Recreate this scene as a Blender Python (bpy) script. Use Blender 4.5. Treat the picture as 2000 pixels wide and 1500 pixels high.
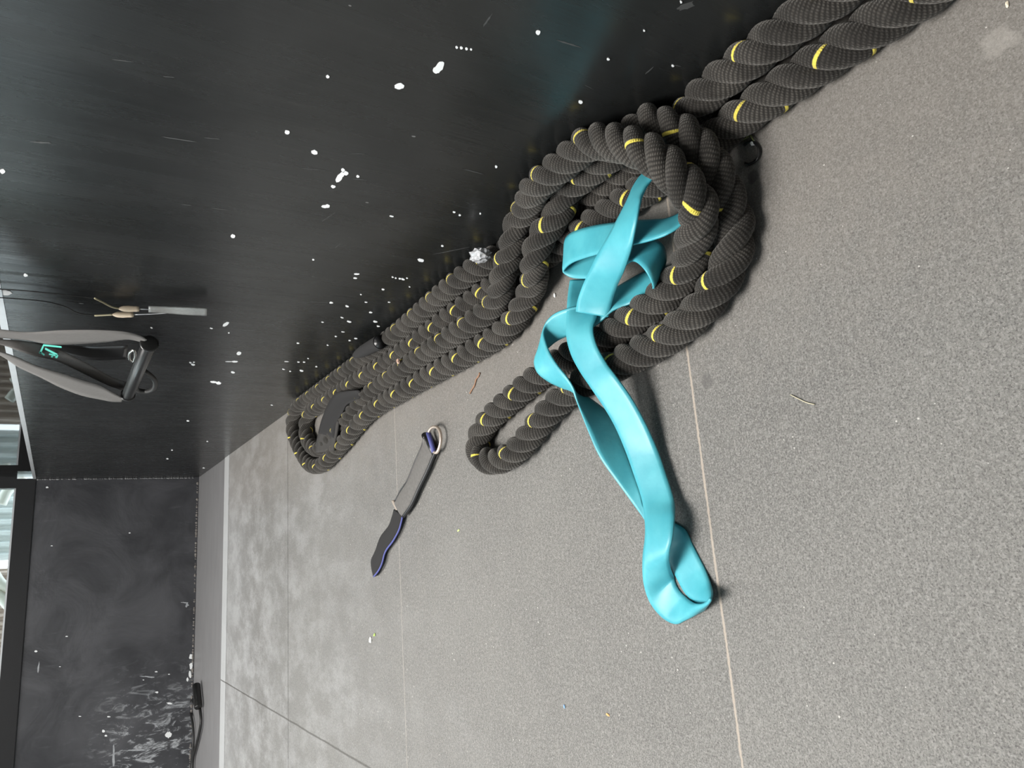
import bpy, bmesh, math, random
import numpy as np
from mathutils import Vector, Matrix

for o in list(bpy.data.objects):
    bpy.data.objects.remove(o)
SC = bpy.context.scene
COL = SC.collection
S = 0.70                      # metres per camera height
random.seed(7)

# ------------------------------------------------------------------ camera
FPX = 1383.574
CAMP = np.array([-0.78779055 * S, 0.0, 1.0 * S])
def _R():
    p, y, r = -0.55805407, -0.26717743, -0.06957493
    c, s = math.cos, math.sin
    Rx = np.array([[1, 0, 0], [0, c(p), -s(p)], [0, s(p), c(p)]])
    Rz = np.array([[c(y), -s(y), 0], [s(y), c(y), 0], [0, 0, 1]])
    Ry = np.array([[c(r), 0, s(r)], [0, 1, 0], [-s(r), 0, c(r)]])
    B = np.array([[0, 1, 0], [0, 0, -1], [-1, 0, 0]], float)
    return Rz @ Rx @ Ry @ B
RC = _R()
cd = bpy.data.cameras.new('camera')
cam = bpy.data.objects.new('camera', cd)
COL.objects.link(cam)
cd.sensor_fit = 'HORIZONTAL'
cd.sensor_width = 36.0
cd.lens = FPX / 2000 * 36.0
cd.clip_start = 0.02
cam.matrix_world = Matrix.Translation(Vector(CAMP)) @ Matrix([list(r) for r in RC]).to_4x4()
SC.camera = cam

# ------------------------------------------------------------------ view, world, lights
SC.view_settings.view_transform = 'Standard'
SC.view_settings.look = 'None'
SC.view_settings.gamma = 1.0
SC.view_settings.use_curve_mapping = False
SC.view_settings.exposure = 1.03

W = bpy.data.worlds.new('world')
SC.world = W
W.use_nodes = True
W.node_tree.nodes['Background'].inputs[0].default_value = (0.84, 0.92, 1.0, 1)
W.node_tree.nodes['Background'].inputs[1].default_value = 2.2

def area(name, loc, target, sx, sy, power, color=(1, 1, 1)):
    l = bpy.data.lights.new(name, 'AREA')
    l.shape = 'RECTANGLE'; l.size = sx; l.size_y = sy
    l.energy = power; l.color = color
    o = bpy.data.objects.new(name, l)
    COL.objects.link(o)
    o.location = loc
    d = Vector(target) - Vector(loc)
    o.rotation_euler = d.to_track_quat('-Z', 'Y').to_euler()
    return o
area('ceiling_light', (-1.3, 1.2, 2.72), (-1.3, 1.2, 0), 1.3, 1.3, 80, (1, 0.97, 0.93))
area('ceiling_light', (-2.0, 3.3, 2.72), (-2.0, 3.3, 0), 1.2, 1.2, 34, (1, 0.97, 0.93))

# ------------------------------------------------------------------ pixel helpers (2000 x 1500 frame)
def ray(px, py):
    return RC @ np.array([px - 1000.0, 750.0 - py, -FPX])
def at(px, py, z=0.0):        # point on the plane at height z (in camera heights)
    d = ray(px, py)
    return CAMP + d * ((z * S - CAMP[2]) / d[2])
def atx(px, py, X=0.0):       # point on the plane x = X metres
    d = ray(px, py)
    return CAMP + d * ((X - CAMP[0]) / d[0])
def aty(px, py, Y):
    d = ray(px, py)
    return CAMP + d * ((Y - CAMP[1]) / d[1])
def V(a): return Vector((float(a[0]), float(a[1]), float(a[2])))

# ------------------------------------------------------------------ object helpers
def link(name, me, mats, parent=None):
    o = bpy.data.objects.new(name, me)
    COL.objects.link(o)
    for m in (mats if isinstance(mats, (list, tuple)) else [mats]):
        me.materials.append(m)
    if parent is not None:
        o.parent = parent
    return o
def tag(o, label, cat, group=None):
    o['label'] = label; o['category'] = cat
    if group: o['group'] = group
    return o
def struct(o, label=None):
    o['kind'] = 'structure'
    if label: o['label'] = label
    return o
def pydata(name, vs, fs, mats, parent=None, smooth=True, mi=None):
    me = bpy.data.meshes.new(name)
    me.from_pydata([tuple(map(float, v)) for v in vs], [], fs)
    o = link(name, me, mats, parent)
    if smooth:
        me.polygons.foreach_set('use_smooth', [True] * len(me.polygons))
    if mi is not None:
        me.polygons.foreach_set('material_index', mi)
    me.update()
    return o
def empty(name, loc=(0, 0, 0)):
    o = bpy.data.objects.new(name, None)
    COL.objects.link(o)
    o.location = loc
    o.empty_display_size = 0.05
    return o
def child(o, parent):          # parent without moving
    o.parent = parent
    o.matrix_parent_inverse = Matrix.Translation(-Vector(parent.location))
    return o
def box(name, a, b, mat, parent=None, bev=0.0, seg=2):
    bm = bmesh.new()
    bmesh.ops.create_cube(bm, size=1)
    a = Vector(a); b = Vector(b)
    for v in bm.verts:
        v.co = Vector([(a[i] + b[i]) / 2 + v.co[i] * (b[i] - a[i]) for i in range(3)])
    if bev:
        bmesh.ops.bevel(bm, geom=bm.edges[:], offset=bev, segments=seg, affect='EDGES', profile=0.5)
    me = bpy.data.meshes.new(name); bm.to_mesh(me); bm.free()
    o = link(name, me, mat)
    if parent is not None: child(o, parent)
    return o
def catmull(P, n=8, closed=False):
    P = np.asarray(P, float); N = len(P); out = []
    rng = range(N) if closed else range(N - 1)
    for i in rng:
        if closed:
            p0, p1, p2, p3 = P[(i - 1) % N], P[i], P[(i + 1) % N], P[(i + 2) % N]
        else:
            p1, p2 = P[i], P[i + 1]
            p0 = P[i - 1] if i > 0 else 2 * p1 - p2
            p3 = P[i + 2] if i + 2 < N else 2 * p2 - p1
        t0 = 0.0
        e = lambda a, b: max(np.linalg.norm(a[:3] - b[:3]), 1e-6) ** 0.5
        t1 = t0 + e(p0, p1); t2 = t1 + e(p1, p2); t3 = t2 + e(p2, p3)
        for k in range(n):
            t = t1 + (t2 - t1) * k / n
            A1 = (t1 - t) / (t1 - t0) * p0 + (t - t0) / (t1 - t0) * p1
            A2 = (t2 - t) / (t2 - t1) * p1 + (t - t1) / (t2 - t1) * p2
            A3 = (t3 - t) / (t3 - t2) * p2 + (t - t2) / (t3 - t2) * p3
            B1 = (t2 - t) / (t2 - t0) * A1 + (t - t0) / (t2 - t0) * A2
            B2 = (t3 - t) / (t3 - t1) * A2 + (t - t1) / (t3 - t1) * A3
            out.append((t2 - t) / (t2 - t1) * B1 + (t - t1) / (t2 - t1) * B2)
    if not closed: out.append(P[-1])
    return np.array(out)
def resample(P, step):
    d = np.r_[0, np.cumsum(np.linalg.norm(np.diff(P, axis=0), axis=1))]
    n = max(int(round(d[-1] / step)), 2)
    s = np.linspace(0, d[-1], n + 1)
    return np.array([np.interp(s, d, P[:, i]) for i in range(P.shape[1])]).T, d[-1]
def tube(name, P, r, mat, parent=None, sides=10, caps=True, closed=False):
    P = np.asarray(P, float); n = len(P)
    rr = np.full(n, r) if np.isscalar(r) else np.asarray(r, float)
    T = np.gradient(P, axis=0)
    if closed: T = np.roll(P, -1, 0) - np.roll(P, 1, 0)
    T /= np.linalg.norm(T, axis=1)[:, None]
    N = np.cross(T[0], [0.13, 0.21, 0.97]); N /= np.linalg.norm(N)
    vs = []; fs = []
    for i in range(n):
        N = N - T[i] * (N @ T[i]); N /= np.linalg.norm(N)
        B = np.cross(T[i], N)
        for k in range(sides):
            a = 2 * math.pi * k / sides
            vs.append(P[i] + rr[i] * (math.cos(a) * N + math.sin(a) * B))
    m = n if closed else n - 1
    for i in range(m):
        for k in range(sides):
            j = (i + 1) % n
            fs.append((i * sides + k, i * sides + (k + 1) % sides, j * sides + (k + 1) % sides, j * sides + k))
    if caps and not closed:
        fs.append(tuple(range(sides))[::-1]); fs.append(tuple((n - 1) * sides + k for k in range(sides)))
    o = pydata(name, vs, fs, mat)
    if parent is not None: child(o, parent)
    return o

# ------------------------------------------------------------------ materials
def mat(name):
    m = bpy.data.materials.new(name); m.use_nodes = True
    nt = m.node_tree
    return m, nt, nt.nodes['Principled BSDF']
class G:
    """small node helper"""
    def __init__(s, nt): s.nt = nt
    def n(s, t, **k):
        x = s.nt.nodes.new(t)
        for a, b in k.items(): setattr(x, a, b)
        return x
    def L(s, a, b): s.nt.links.new(a, b)
    def math(s, op, a, b=None, c=None, clamp=False):
        x = s.n('ShaderNodeMath', operation=op); x.use_clamp = clamp
        for i, v in enumerate((a, b, c)):
            if v is None: continue
            if isinstance(v, (int, float)): x.inputs[i].default_value = v
            else: s.L(v, x.inputs[i])
        return x.outputs[0]
    def noise(s, vec, scale, detail=3, rough=0.55, dist=0.0):
        x = s.n('ShaderNodeTexNoise'); x.inputs['Scale'].default_value = scale
        x.inputs['Detail'].default_value = detail; x.inputs['Roughness'].default_value = rough
        x.inputs['Distortion'].default_value = dist
        if vec is not None: s.L(vec, x.inputs['Vector'])
        return x.outputs[0]
    def mapping(s, vec, scale=(1, 1, 1), rot=(0, 0, 0), loc=(0, 0, 0)):
        x = s.n('ShaderNodeMapping'); x.inputs['Scale'].default_value = scale
        x.inputs['Rotation'].default_value = rot; x.inputs['Location'].default_value = loc
        s.L(vec, x.inputs['Vector']); return x.outputs[0]
    def ramp(s, f, lo, hi):
        x = s.n('ShaderNodeMapRange'); x.inputs[1].default_value = lo; x.inputs[2].default_value = hi
        x.interpolation_type = 'SMOOTHSTEP'; s.L(f, x.inputs[0]); return x.outputs[0]
    def mix(s, f, a, b):
        x = s.n('ShaderNodeMix', data_type='RGBA')
        for sock, v in ((x.inputs[0], f), (x.inputs[6], a), (x.inputs[7], b)):
            if isinstance(v, (int, float)): sock.default_value = v
            elif isinstance(v, tuple): sock.default_value = (*v, 1) if len(v) == 3 else v
            else: s.L(v, sock)
        return x.outputs[2]
    def bump(s, h, strength, dist, nrm=None):
        x = s.n('ShaderNodeBump'); x.inputs['Strength'].default_value = strength
        x.inputs['Distance'].default_value = dist; s.L(h, x.inputs['Height'])
        if nrm is not None: s.L(nrm, x.inputs['Normal'])
        return x.outputs[0]
    def pos(s): return s.n('ShaderNodeNewGeometry').outputs['Position']
    def obj(s): return s.n('ShaderNodeTexCoord').outputs['Object']
def simple(name, col, rough=0.5, metal=0.0, spec=0.5, noise=0.0, nscale=40, coat=0.0):
    m, nt, b = mat(name); g = G(nt)
    b.inputs['Roughness'].default_value = rough; b.inputs['Metallic'].default_value = metal
    b.inputs['Specular IOR Level'].default_value = spec
    b.inputs['Coat Weight'].default_value = coat
    if noise:
        f = g.noise(g.obj(), nscale, 4)
        c0 = tuple(max(0, c * (1 - noise)) for c in col); c1 = tuple(min(1, c * (1 + noise)) for c in col)
        g.L(g.mix(f, c0, c1), b.inputs['Base Color'])
    else:
        b.inputs['Base Color'].default_value = (*col, 1)
    return m

YB, Y1, Y2, Y3, Y4, XD = [v * S for v in (6.651168, 5.45613592, 3.76745751, 2.33832382, 0.91997639, -1.52475273)]
ZL, ZB = 1.17085991 * S, 1.17363763 * S

def floor_material():
    m, nt, b = mat('rubber_floor'); g = G(nt)
    P = g.pos()
    sx = g.n('ShaderNodeSeparateXYZ'); g.L(P, sx.inputs[0])
    X, Y = sx.outputs[0], sx.outputs[1]
    fine = g.noise(P, 420, 4, 0.7)
    grain = g.noise(P, 1300, 2, 0.6)
    mid = g.noise(P, 28, 5, 0.65)
    big = g.noise(P, 2.6, 4, 0.6, 0.4)
    base = g.mix(g.ramp(big, 0.3, 0.7), (0.105, 0.102, 0.097), (0.135, 0.132, 0.124))
    base = g.mix(g.math('MULTIPLY', g.ramp(mid, 0.35, 0.75), 0.35), base, (0.175, 0.168, 0.157))
    base = g.mix(g.math('MULTIPLY', g.ramp(fine, 0.44, 0.66), 0.75), base, (0.25, 0.243, 0.228))
    base = g.mix(g.math('MULTIPLY', g.ramp(g.noise(P, 480, 2, 0.6), 0.5, 0.32), 0.75), base, (0.04, 0.038, 0.036))
    # paler, blotchy tone towards the far end of the room
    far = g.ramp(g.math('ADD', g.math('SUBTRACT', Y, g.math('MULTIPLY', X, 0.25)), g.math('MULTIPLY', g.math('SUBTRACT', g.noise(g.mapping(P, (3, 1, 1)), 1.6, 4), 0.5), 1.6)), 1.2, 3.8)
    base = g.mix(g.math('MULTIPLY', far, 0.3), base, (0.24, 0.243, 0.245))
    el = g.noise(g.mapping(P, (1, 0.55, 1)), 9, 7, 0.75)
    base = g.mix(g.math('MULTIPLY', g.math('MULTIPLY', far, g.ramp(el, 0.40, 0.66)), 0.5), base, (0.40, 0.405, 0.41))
    g2 = g.noise(P, 170, 4, 0.7)
    base = g.mix(g.math('MULTIPLY', g.ramp(g2, 0.48, 0.68), 0.28), base, (0.33, 0.325, 0.31))
    base = g.mix(g.math('MULTIPLY', g.ramp(g2, 0.5, 0.3), 0.35), base, (0.07, 0.068, 0.064))
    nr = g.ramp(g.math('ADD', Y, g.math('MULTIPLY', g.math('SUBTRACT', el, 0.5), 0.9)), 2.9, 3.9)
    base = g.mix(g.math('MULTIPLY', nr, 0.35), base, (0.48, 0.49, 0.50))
    # brownish dust near the wall
    wd = g.ramp(g.math('ADD', X, g.math('MULTIPLY', g.math('SUBTRACT', mid, 0.5), 0.2)), -0.42, -0.12)
    base = g.mix(g.math('MULTIPLY', wd, 0.35), base, (0.20, 0.175, 0.15))
    # pale chalk specks
    vo = g.n('ShaderNodeTexVoronoi'); vo.inputs['Scale'].default_value = 62; g.L(P, vo.inputs['Vector'])
    sp = g.math('LESS_THAN', vo.outputs['Distance'], g.math('MULTIPLY', g.ramp(g.noise(P, 9, 2), 0.35, 0.7), 0.09))
    base = g.mix(g.math('MULTIPLY', sp, 0.55), base, (0.62, 0.6, 0.56))
    vo2 = g.n('ShaderNodeTexVoronoi'); vo2.inputs['Scale'].default_value = 210; g.L(P, vo2.inputs['Vector'])
    sp2 = g.math('LESS_THAN', vo2.outputs['Distance'], 0.10)
    base = g.mix(g.math('MULTIPLY', sp2, 0.4), base, (0.42, 0.41, 0.39))
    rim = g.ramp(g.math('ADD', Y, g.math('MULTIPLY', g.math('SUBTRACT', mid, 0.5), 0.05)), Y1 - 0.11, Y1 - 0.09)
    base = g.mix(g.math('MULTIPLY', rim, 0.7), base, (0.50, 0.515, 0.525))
    for (sx_, sy_, rr_, cc_, st_) in ((1472, 345, 0.011, (0.05, 0.047, 0.045), 0.6), (1945, 82, 0.016, (0.36, 0.34, 0.31), 0.3), (1975, 78, 0.010, (0.36, 0.34, 0.31), 0.25),
                                      (1380, 745, 0.012, (0.07, 0.067, 0.065), 0.5), (1295, 360, 0.006, (0.3, 0.28, 0.24), 0.3)):
        c_ = at(sx_, sy_, 0)
        vd = g.n('ShaderNodeVectorMath', operation='DISTANCE'); g.L(P, vd.inputs[0]); vd.inputs[1].default_value = tuple(c_)
        dd = g.math('ADD', vd.outputs['Value'], g.math('MULTIPLY', g.math('SUBTRACT', g.noise(P, 90, 3), 0.5), rr_ * 1.2))
        base = g.mix(g.math('MULTIPLY', g.ramp(dd, rr_, rr_ * 0.6), st_), base, cc_)
    # scuffs
    sc = g.noise(g.mapping(P, (1, 9, 1), (0, 0, 0.5)), 9, 5, 0.7)
    base = g.mix(g.math('MULTIPLY', g.ramp(sc, 0.62, 0.78), 0.22), base, (0.3, 0.29, 0.27))
    # seams between the mats
    wob = g.math('MULTIPLY', g.math('SUBTRACT', g.noise(P, 6, 3), 0.5), 0.006)
    rag = g.math('MULTIPLY', g.math('SUBTRACT', g.noise(P, 160, 3), 0.5), 0.0032)
    seamh = None
    for (axis, val, w, col, st, lim) in ((Y, Y4, 0.0026, (0.36, 0.31, 0.26), 0.8, None), (Y, Y3, 0.0022, (0.33, 0.30, 0.27), 0.55, None),
                                    (Y, Y2, 0.0045, (0.05, 0.048, 0.045), 0.8, None), (Y, Y1 - 0.10, 0.006, (0.06, 0.06, 0.06), 0.7, None),
                                    (X, XD, 0.004, (0.06, 0.055, 0.05), 0.75, Y3)):
        d = g.math('ABSOLUTE', g.math('ADD', g.math('SUBTRACT', axis, val), g.math('ADD', wob, rag)))
        mk = g.ramp(d, w, w * 0.35)
        if lim is not None: mk = g.math('MULTIPLY', mk, g.math('GREATER_THAN', Y, lim))
        base = g.mix(g.math('MULTIPLY', mk, st), base, col)
        seamh = mk if seamh is None else g.math('MAXIMUM', seamh, mk)
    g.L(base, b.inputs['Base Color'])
    g.L(g.math('ADD', 0.55, g.math('MULTIPLY', fine, 0.2)), b.inputs['Roughness'])
    b.inputs['Specular IOR Level'].default_value = 0.4
    h = g.math('SUBTRACT', g.math('ADD', g.math('MULTIPLY', fine, 0.6), g.math('MULTIPLY', grain, 0.4)), g.math('MULTIPLY', seamh, 1.0))
    g.L(g.bump(h, 0.5, 0.0012), b.inputs['Normal'])
    return m

def wall_material(name, axis):
    """black gloss paint, brush streaks, faint chalk scuffs; axis = horizontal coordinate"""
    m, nt, b = mat(name); g = G(nt)
    P = g.pos()
    streak = g.noise(g.mapping(P, (9, 9, 0.8)), 3.0, 5, 0.65)
    cloud = g.noise(P, 3.2, 5, 0.6, 0.6)
    if axis == 'A':
        base = g.mix(g.ramp(cloud, 0.35, 0.75), (0.010, 0.011, 0.011), (0.018, 0.019, 0.019))
        sc = g.noise(g.mapping(P, (1, 60, 5), (0.25, 0, 0)), 2.2, 6, 0.8)
        base = g.mix(g.math('MULTIPLY', g.ramp(sc, 0.60, 0.82), 0.25), base, (0.12, 0.12, 0.12))
        st2 = g.noise(g.mapping(P, (1, 14, 2)), 5, 6, 0.75)
        base = g.mix(g.math('MULTIPLY', g.ramp(st2, 0.58, 0.8), 0.12), base, (0.1, 0.1, 0.095))
        vo = g.n('ShaderNodeTexVoronoi'); vo.inputs['Scale'].default_value = 30
        g.L(g.mapping(P, (1, 1, 0.6)), vo.inputs['Vector'])
        sp = g.math('LESS_THAN', vo.outputs['Distance'], g.math('MULTIPLY', g.ramp(g.noise(P, 4, 2), 0.5, 0.8), 0.10))
        base = g.mix(g.math('MULTIPLY', sp, 0.2), base, (0.5, 0.5, 0.5))
        rough = g.math('ADD', 0.16, g.math('MULTIPLY', streak, 0.22))
        bmp = g.bump(streak, 0.25, 0.004)
    else:
        base = g.mix(g.ramp(cloud, 0.3, 0.75), (0.024, 0.025, 0.029), (0.062, 0.063, 0.070))
        sx = g.n('ShaderNodeSeparateXYZ'); g.L(P, sx.inputs[0])
        # chalky rubbed patch low on the left
        ch = g.noise(g.mapping(P, (4.0, 1, 1.6), (0, 0.35, 0)), 5.5, 6, 0.72, 1.2)
        reg = g.math('MULTIPLY', g.ramp(sx.outputs[0], -0.95, -1.5), g.ramp(sx.outputs[2], 0.55, 0.30))
        base = g.mix(g.math('MULTIPLY', g.math('MULTIPLY', g.ramp(ch, 0.5, 0.64), reg), 0.85), base, (0.42, 0.44, 0.46))
        sc = g.noise(g.mapping(P, (12, 1, 2.0)), 3, 5, 0.7)
        base = g.mix(g.math('MULTIPLY', g.ramp(sc, 0.55, 0.8), 0.3), base, (0.13, 0.135, 0.145))
        rough = g.math('ADD', 0.30, g.math('MULTIPLY', cloud, 0.3))
        bmp = g.bump(cloud, 0.3, 0.02)
    g.L(base, b.inputs['Base Color']); g.L(rough, b.inputs['Roughness'])
    b.inputs['Specular IOR Level'].default_value = 0.5
    g.L(bmp, b.inputs['Normal'])
    return m

def rope_material():
    m, nt, b = mat('knitted_rope'); g = G(nt)
    uvn = g.n('ShaderNodeUVMap'); uvn.uv_map = 'UVMap'; uv = uvn.outputs[0]
    sx = g.n('ShaderNodeSeparateXYZ'); g.L(uv, sx.inputs[0])
    U, Vv = sx.outputs[0], sx.outputs[1]
    P = g.pos()
    jit = g.math('MULTIPLY', g.noise(P, 60, 2), 5.0)
    rib = g.math('SINE', g.math('ADD', g.math('ADD', g.math('MULTIPLY', U, 2 * math.pi / 0.0038), g.math('MULTIPLY', Vv, 12.566)), jit))
    wale = g.math('SINE', g.math('MULTIPLY', Vv, 2 * math.pi * 26))
    rib01 = g.math('ADD', g.math('MULTIPLY', rib, 0.5), 0.5)
    knit = g.math('MULTIPLY', rib01, g.math('ADD', 0.65, g.math('MULTIPLY', wale, 0.35)))
    fuzz = g.noise(P, 900, 3, 0.7)
    dust = g.noise(P, 14, 4, 0.6)
    base = g.mix(g.ramp(dust, 0.3, 0.75), (0.010, 0.009, 0.008), (0.022, 0.020, 0.018))
    base = g.mix(g.math('MULTIPLY', knit, g.math('ADD', 0.15, g.math('MULTIPLY', g.ramp(dust, 0.35, 0.7), 0.45))), base, (0.15, 0.138, 0.122))
    base = g.mix(g.math('MULTIPLY', g.ramp(fuzz, 0.5, 0.8), 0.35), base, (0.09, 0.084, 0.075))
    tn = g.n('ShaderNodeUVMap'); tn.uv_map = 'Turn'
    st = g.n('ShaderNodeSeparateXYZ'); g.L(tn.outputs[0], st.inputs[0])
    sl = g.math('MULTIPLY', g.math('SINE', g.math('MULTIPLY', st.outputs[1], 2 * math.pi)), 0.022)
    tt = g.math('ADD', g.math('ADD', st.outputs[0], sl), g.math('MULTIPLY', g.math('SUBTRACT', g.noise(P, 3.0, 2), 0.5), 0.12))
    mk = None
    for ph in (0.04, 0.37):
        fr = g.math('ABSOLUTE', g.math('SUBTRACT', g.math('FRACT', g.math('ADD', tt, 100.5 - ph)), 0.5))
        q = g.ramp(fr, 0.0155, 0.010)
        mk = q if mk is None else g.math('MAXIMUM', mk, q)
    mk = g.math('MULTIPLY', mk, g.math('GREATER_THAN', st.outputs[0], -20.0))
    base = g.mix(mk, base, (0.66, 0.55, 0.09))
    g.L(base, b.inputs['Base Color'])
    b.inputs['Roughness'].default_value = 0.85
    b.inputs['Specular IOR Level'].default_value = 0.2
    b.inputs['Sheen Weight'].default_value = 0.22
    b.inputs['Sheen Roughness'].default_value = 0.45
    b.inputs['Sheen Tint'].default_value = (0.9, 0.87, 0.82, 1)
    h = g.math('ADD', g.math('ADD', knit, g.math('MULTIPLY', fuzz, 0.5)), g.math('MULTIPLY', mk, 1.2))
    g.L(g.bump(h, 0.75, 0.0011), b.inputs['Normal'])
    return m

def latex_material():
    m, nt, b = mat('teal_latex'); g = G(nt)
    P = g.pos()
    c = g.noise(P, 22, 4, 0.6); d = g.noise(P, 7, 3, 0.6)
    base = g.mix(g.ramp(c, 0.35, 0.7), (0.055, 0.33, 0.40), (0.08, 0.395, 0.46))
    base = g.mix(g.math('MULTIPLY', g.ramp(d, 0.5, 0.75), 0.3), base, (0.13, 0.43, 0.48))
    g.L(base, b.inputs['Base Color'])
    b.inputs['Roughness'].default_value = 0.42
    b.inputs['Subsurface Weight'].default_value = 0.12
    b.inputs['Subsurface Radius'].default_value = (0.1, 0.5, 0.6)
    b.inputs['Subsurface Scale'].default_value = 0.006
    g.L(g.bump(c, 0.15, 0.004), b.inputs['Normal'])
    return m

def glass_material():
    m = bpy.data.materials.new('window_glass'); m.use_nodes = True
    nt = m.node_tree; nt.nodes.clear(); g = G(nt)
    out = g.n('ShaderNodeOutputMaterial'); mx = g.n('ShaderNodeMixShader')
    fr = g.n('ShaderNodeFresnel'); fr.inputs[0].default_value = 1.5
    tr = g.n('ShaderNodeBsdfTransparent'); tr.inputs[0].default_value = (0.93, 0.97, 0.96, 1)
    gl = g.n('ShaderNodeBsdfGlossy'); gl.inputs['Roughness'].default_value = 0.02
    g.L(fr.outputs[0], mx.inputs[0]); g.L(tr.outputs[0], mx.inputs[1]); g.L(gl.outputs[0], mx.inputs[2])
    g.L(mx.outputs[0], out.inputs[0])
    return m

M_floor = floor_material()
M_wallA = wall_material('black_gloss_wall', 'A')
M_wallB = wall_material('black_scuffed_wall', 'B')
M_rope = rope_material()
M_latex = latex_material()
M_glass = glass_material()
M_chip = simple('bare_plaster_chip', (0.72, 0.74, 0.75), 0.8)
M_yellow = simple('yellow_yarn', (0.78, 0.66, 0.12), 0.7, noise=0.15, nscale=300)
M_black = simple('black_plastic', (0.012, 0.012, 0.012), 0.28)
M_rubber = simple('black_rubber_grip', (0.018, 0.018, 0.018), 0.55, noise=0.3, nscale=60)
M_web = simple('black_webbing', (0.10, 0.096, 0.092), 0.85, noise=0.25, nscale=200)
M_webdark = simple('dark_felt', (0.014, 0.0135, 0.014), 0.95, noise=0.3, nscale=500)
M_alu = simple('pale_aluminium', (0.62, 0.64, 0.66), 0.35, 0.6, noise=0.1, nscale=20)
M_sill = simple('dark_sill', (0.013, 0.013, 0.014), 0.3)
M_steel = simple('brushed_steel', (0.75, 0.74, 0.70), 0.25, 1.0)
M_brass = simple('worn_pale_metal', (0.62, 0.52, 0.44), 0.35, 0.7)
M_blue = simple('blue_edging', (0.07, 0.08, 0.26), 0.7)
M_cream = simple('cream_sleeve', (0.85, 0.70, 0.52), 0.5, noise=0.12, nscale=200)
M_wire = simple('tan_wire', (0.55, 0.50, 0.33), 0.5)
M_darkwire = simple('dark_wire', (0.03, 0.03, 0.03), 0.5)
M_teal = simple('teal_print', (0.10, 0.55, 0.45), 0.6)
M_plain = simple('painted_grey', (0.32, 0.33, 0.34), 0.8)
M_ceil = simple('painted_ceiling', (0.42, 0.42, 0.42), 0.9)

# ------------------------------------------------------------------ room
def slab(name, a, b, m): return struct(box(name, a, b, m))
XW = -3.6; YF = -2.2; ZC = 2.8
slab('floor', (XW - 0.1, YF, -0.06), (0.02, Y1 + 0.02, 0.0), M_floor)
# strip of bare painted floor past the last mat, a little lower than the mats
def far_strip():
    m, nt, b = mat('painted_far_strip'); g = G(nt)
    P = g.pos(); f = g.noise(g.mapping(P, (1, 4, 1)), 5, 5, 0.6)
    g.L(g.mix(f, (0.17, 0.17, 0.175), (0.27, 0.265, 0.27)), b.inputs['Base Color'])
    b.inputs['Roughness'].default_value = 0.4
    return m
fs_ = slab('floor_edge_strip', (XW - 0.1, Y1 + 0.02, -0.066), (0.02, YB + 0.02, -0.004), far_strip())
fs_.name = 'trim_3'; fs_['label'] = 'smooth grey floor strip between last mat and the low wall'

# chips of missing paint on a wall: part of the wall's own mesh, second material
def blob(cx, cy, rx, ry, ang, n=14, jit=0.25):
    pts = []
    for k in range(n):
        a = 2 * math.pi * k / n
        q = 1 + random.uniform(-jit, jit)
        x = math.cos(a) * rx * q; y = math.sin(a) * ry * q
        pts.append((cx + x * math.cos(ang) - y * math.sin(ang), cy + x * math.sin(ang) + y * math.cos(ang)))
    return pts
chipsA = [  # px, py, half length, half width, angle in the photo
    (780,168,12,7,-.1),(858,131,15,8,-1.0),(852,137,8,7,0),(892,92,3,3,0),(901,93,3.4,3.2,0),(911,95,3,3,0),(920,96,2.6,2.6,0),
    (1051,63,5,5.5,.4),(1134,199,5,4,0),(640,149,4,3.6,0),(561,258,6,5,0),(614,297,7.5,5,.1),(662,348,10,6,-1.0),(668,341,6,5,-.8),
    (670,332,4.5,4,0),(676,338,5,4.5,0),(651,364,5,3.6,.1),(699,344,3.6,3,0),(635,403,8,3.2,0),(640,402,5,4,0),(455,461,5,4,0),
    (969,325,3,3,0),(822,508,7,3.6,.15),(887,414,3.4,2,0),(898,420,2.8,2,0),(938,417,2,2,0),(765,422,5,1.6,.1),(864,480,2.8,2,0),
    (697,535,6.5,1.8,0),(694,543,4.5,1.6,0),(767,541,2.4,1.4,0),(773,543,2.4,1.4,0),(781,544,3,1.8,0),(787,545,4,2.2,.3),(795,543,2.4,1.4,0),
    (612,507,2.6,1.6,0),(647,591,4.5,1.8,0),(678,598,4,2,.2),(748,565,3.4,1.8,0),(724,610,4,1.6,0),(682,628,5,2,.2),(733,628,5,2,.1),
    (739,637,3.6,1.6,0),(668,620,3.6,1.3,.2),(695,661,3.6,1.4,0),(683,665,3,1.3,0),(656,657,2.6,1.2,0),(582,670,3.4,1.5,0),(630,629,3,1,0),
    (441,633,8,3.2,-.6),(413,641,3.4,1.5,.2),(447,650,2,1.2,0),(467,690,5.5,4,-.4),(372,708,2.8,1.8,.2),(379,707,2.4,1.2,0),(377,712,4.4,2.2,.1),
    (459,706,7,1.8,0),(448,706,9,.7,0),(455,727,4.4,2.4,0),(418,746,9,2,.05),(427,748,5.6,3.2,0),(367,822,3.4,1.4,0),(296,640,2.6,1.4,.3),
    (583,707,3,1.2,0),(594,707,3,1.1,0),(602,700,2,1,0),(618,716,2.4,1.2,0),(589,724,4.4,2,.1),(567,725,2.4,1,0),(554,721,3.2,1.1,.1),
    (531,791,2.8,1,.1),(336,879,2.4,1,0),(398,914,3,1.2,0),(430,913,3,1.4,.1),(327,896,2.6,1.2,0),(10,571,15,5.5,.1),(50,537,5,3.4,0),(5,334,6,5,0),
    (560,706,5,.6,0),(640,674,2.4,1,0),(670,648,4,.8,0),(715,590,3,1,0),(760,590,3,.8,0),(800,560,2,1,0),(705,575,2,1,0),
    (405,862,2,1,0),(1188,115,3.4,2.6,0),(1258,59,2.4,2.2,0),(1314,128,3,2.4,0),(1330,3,2.4,3,0)]
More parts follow.
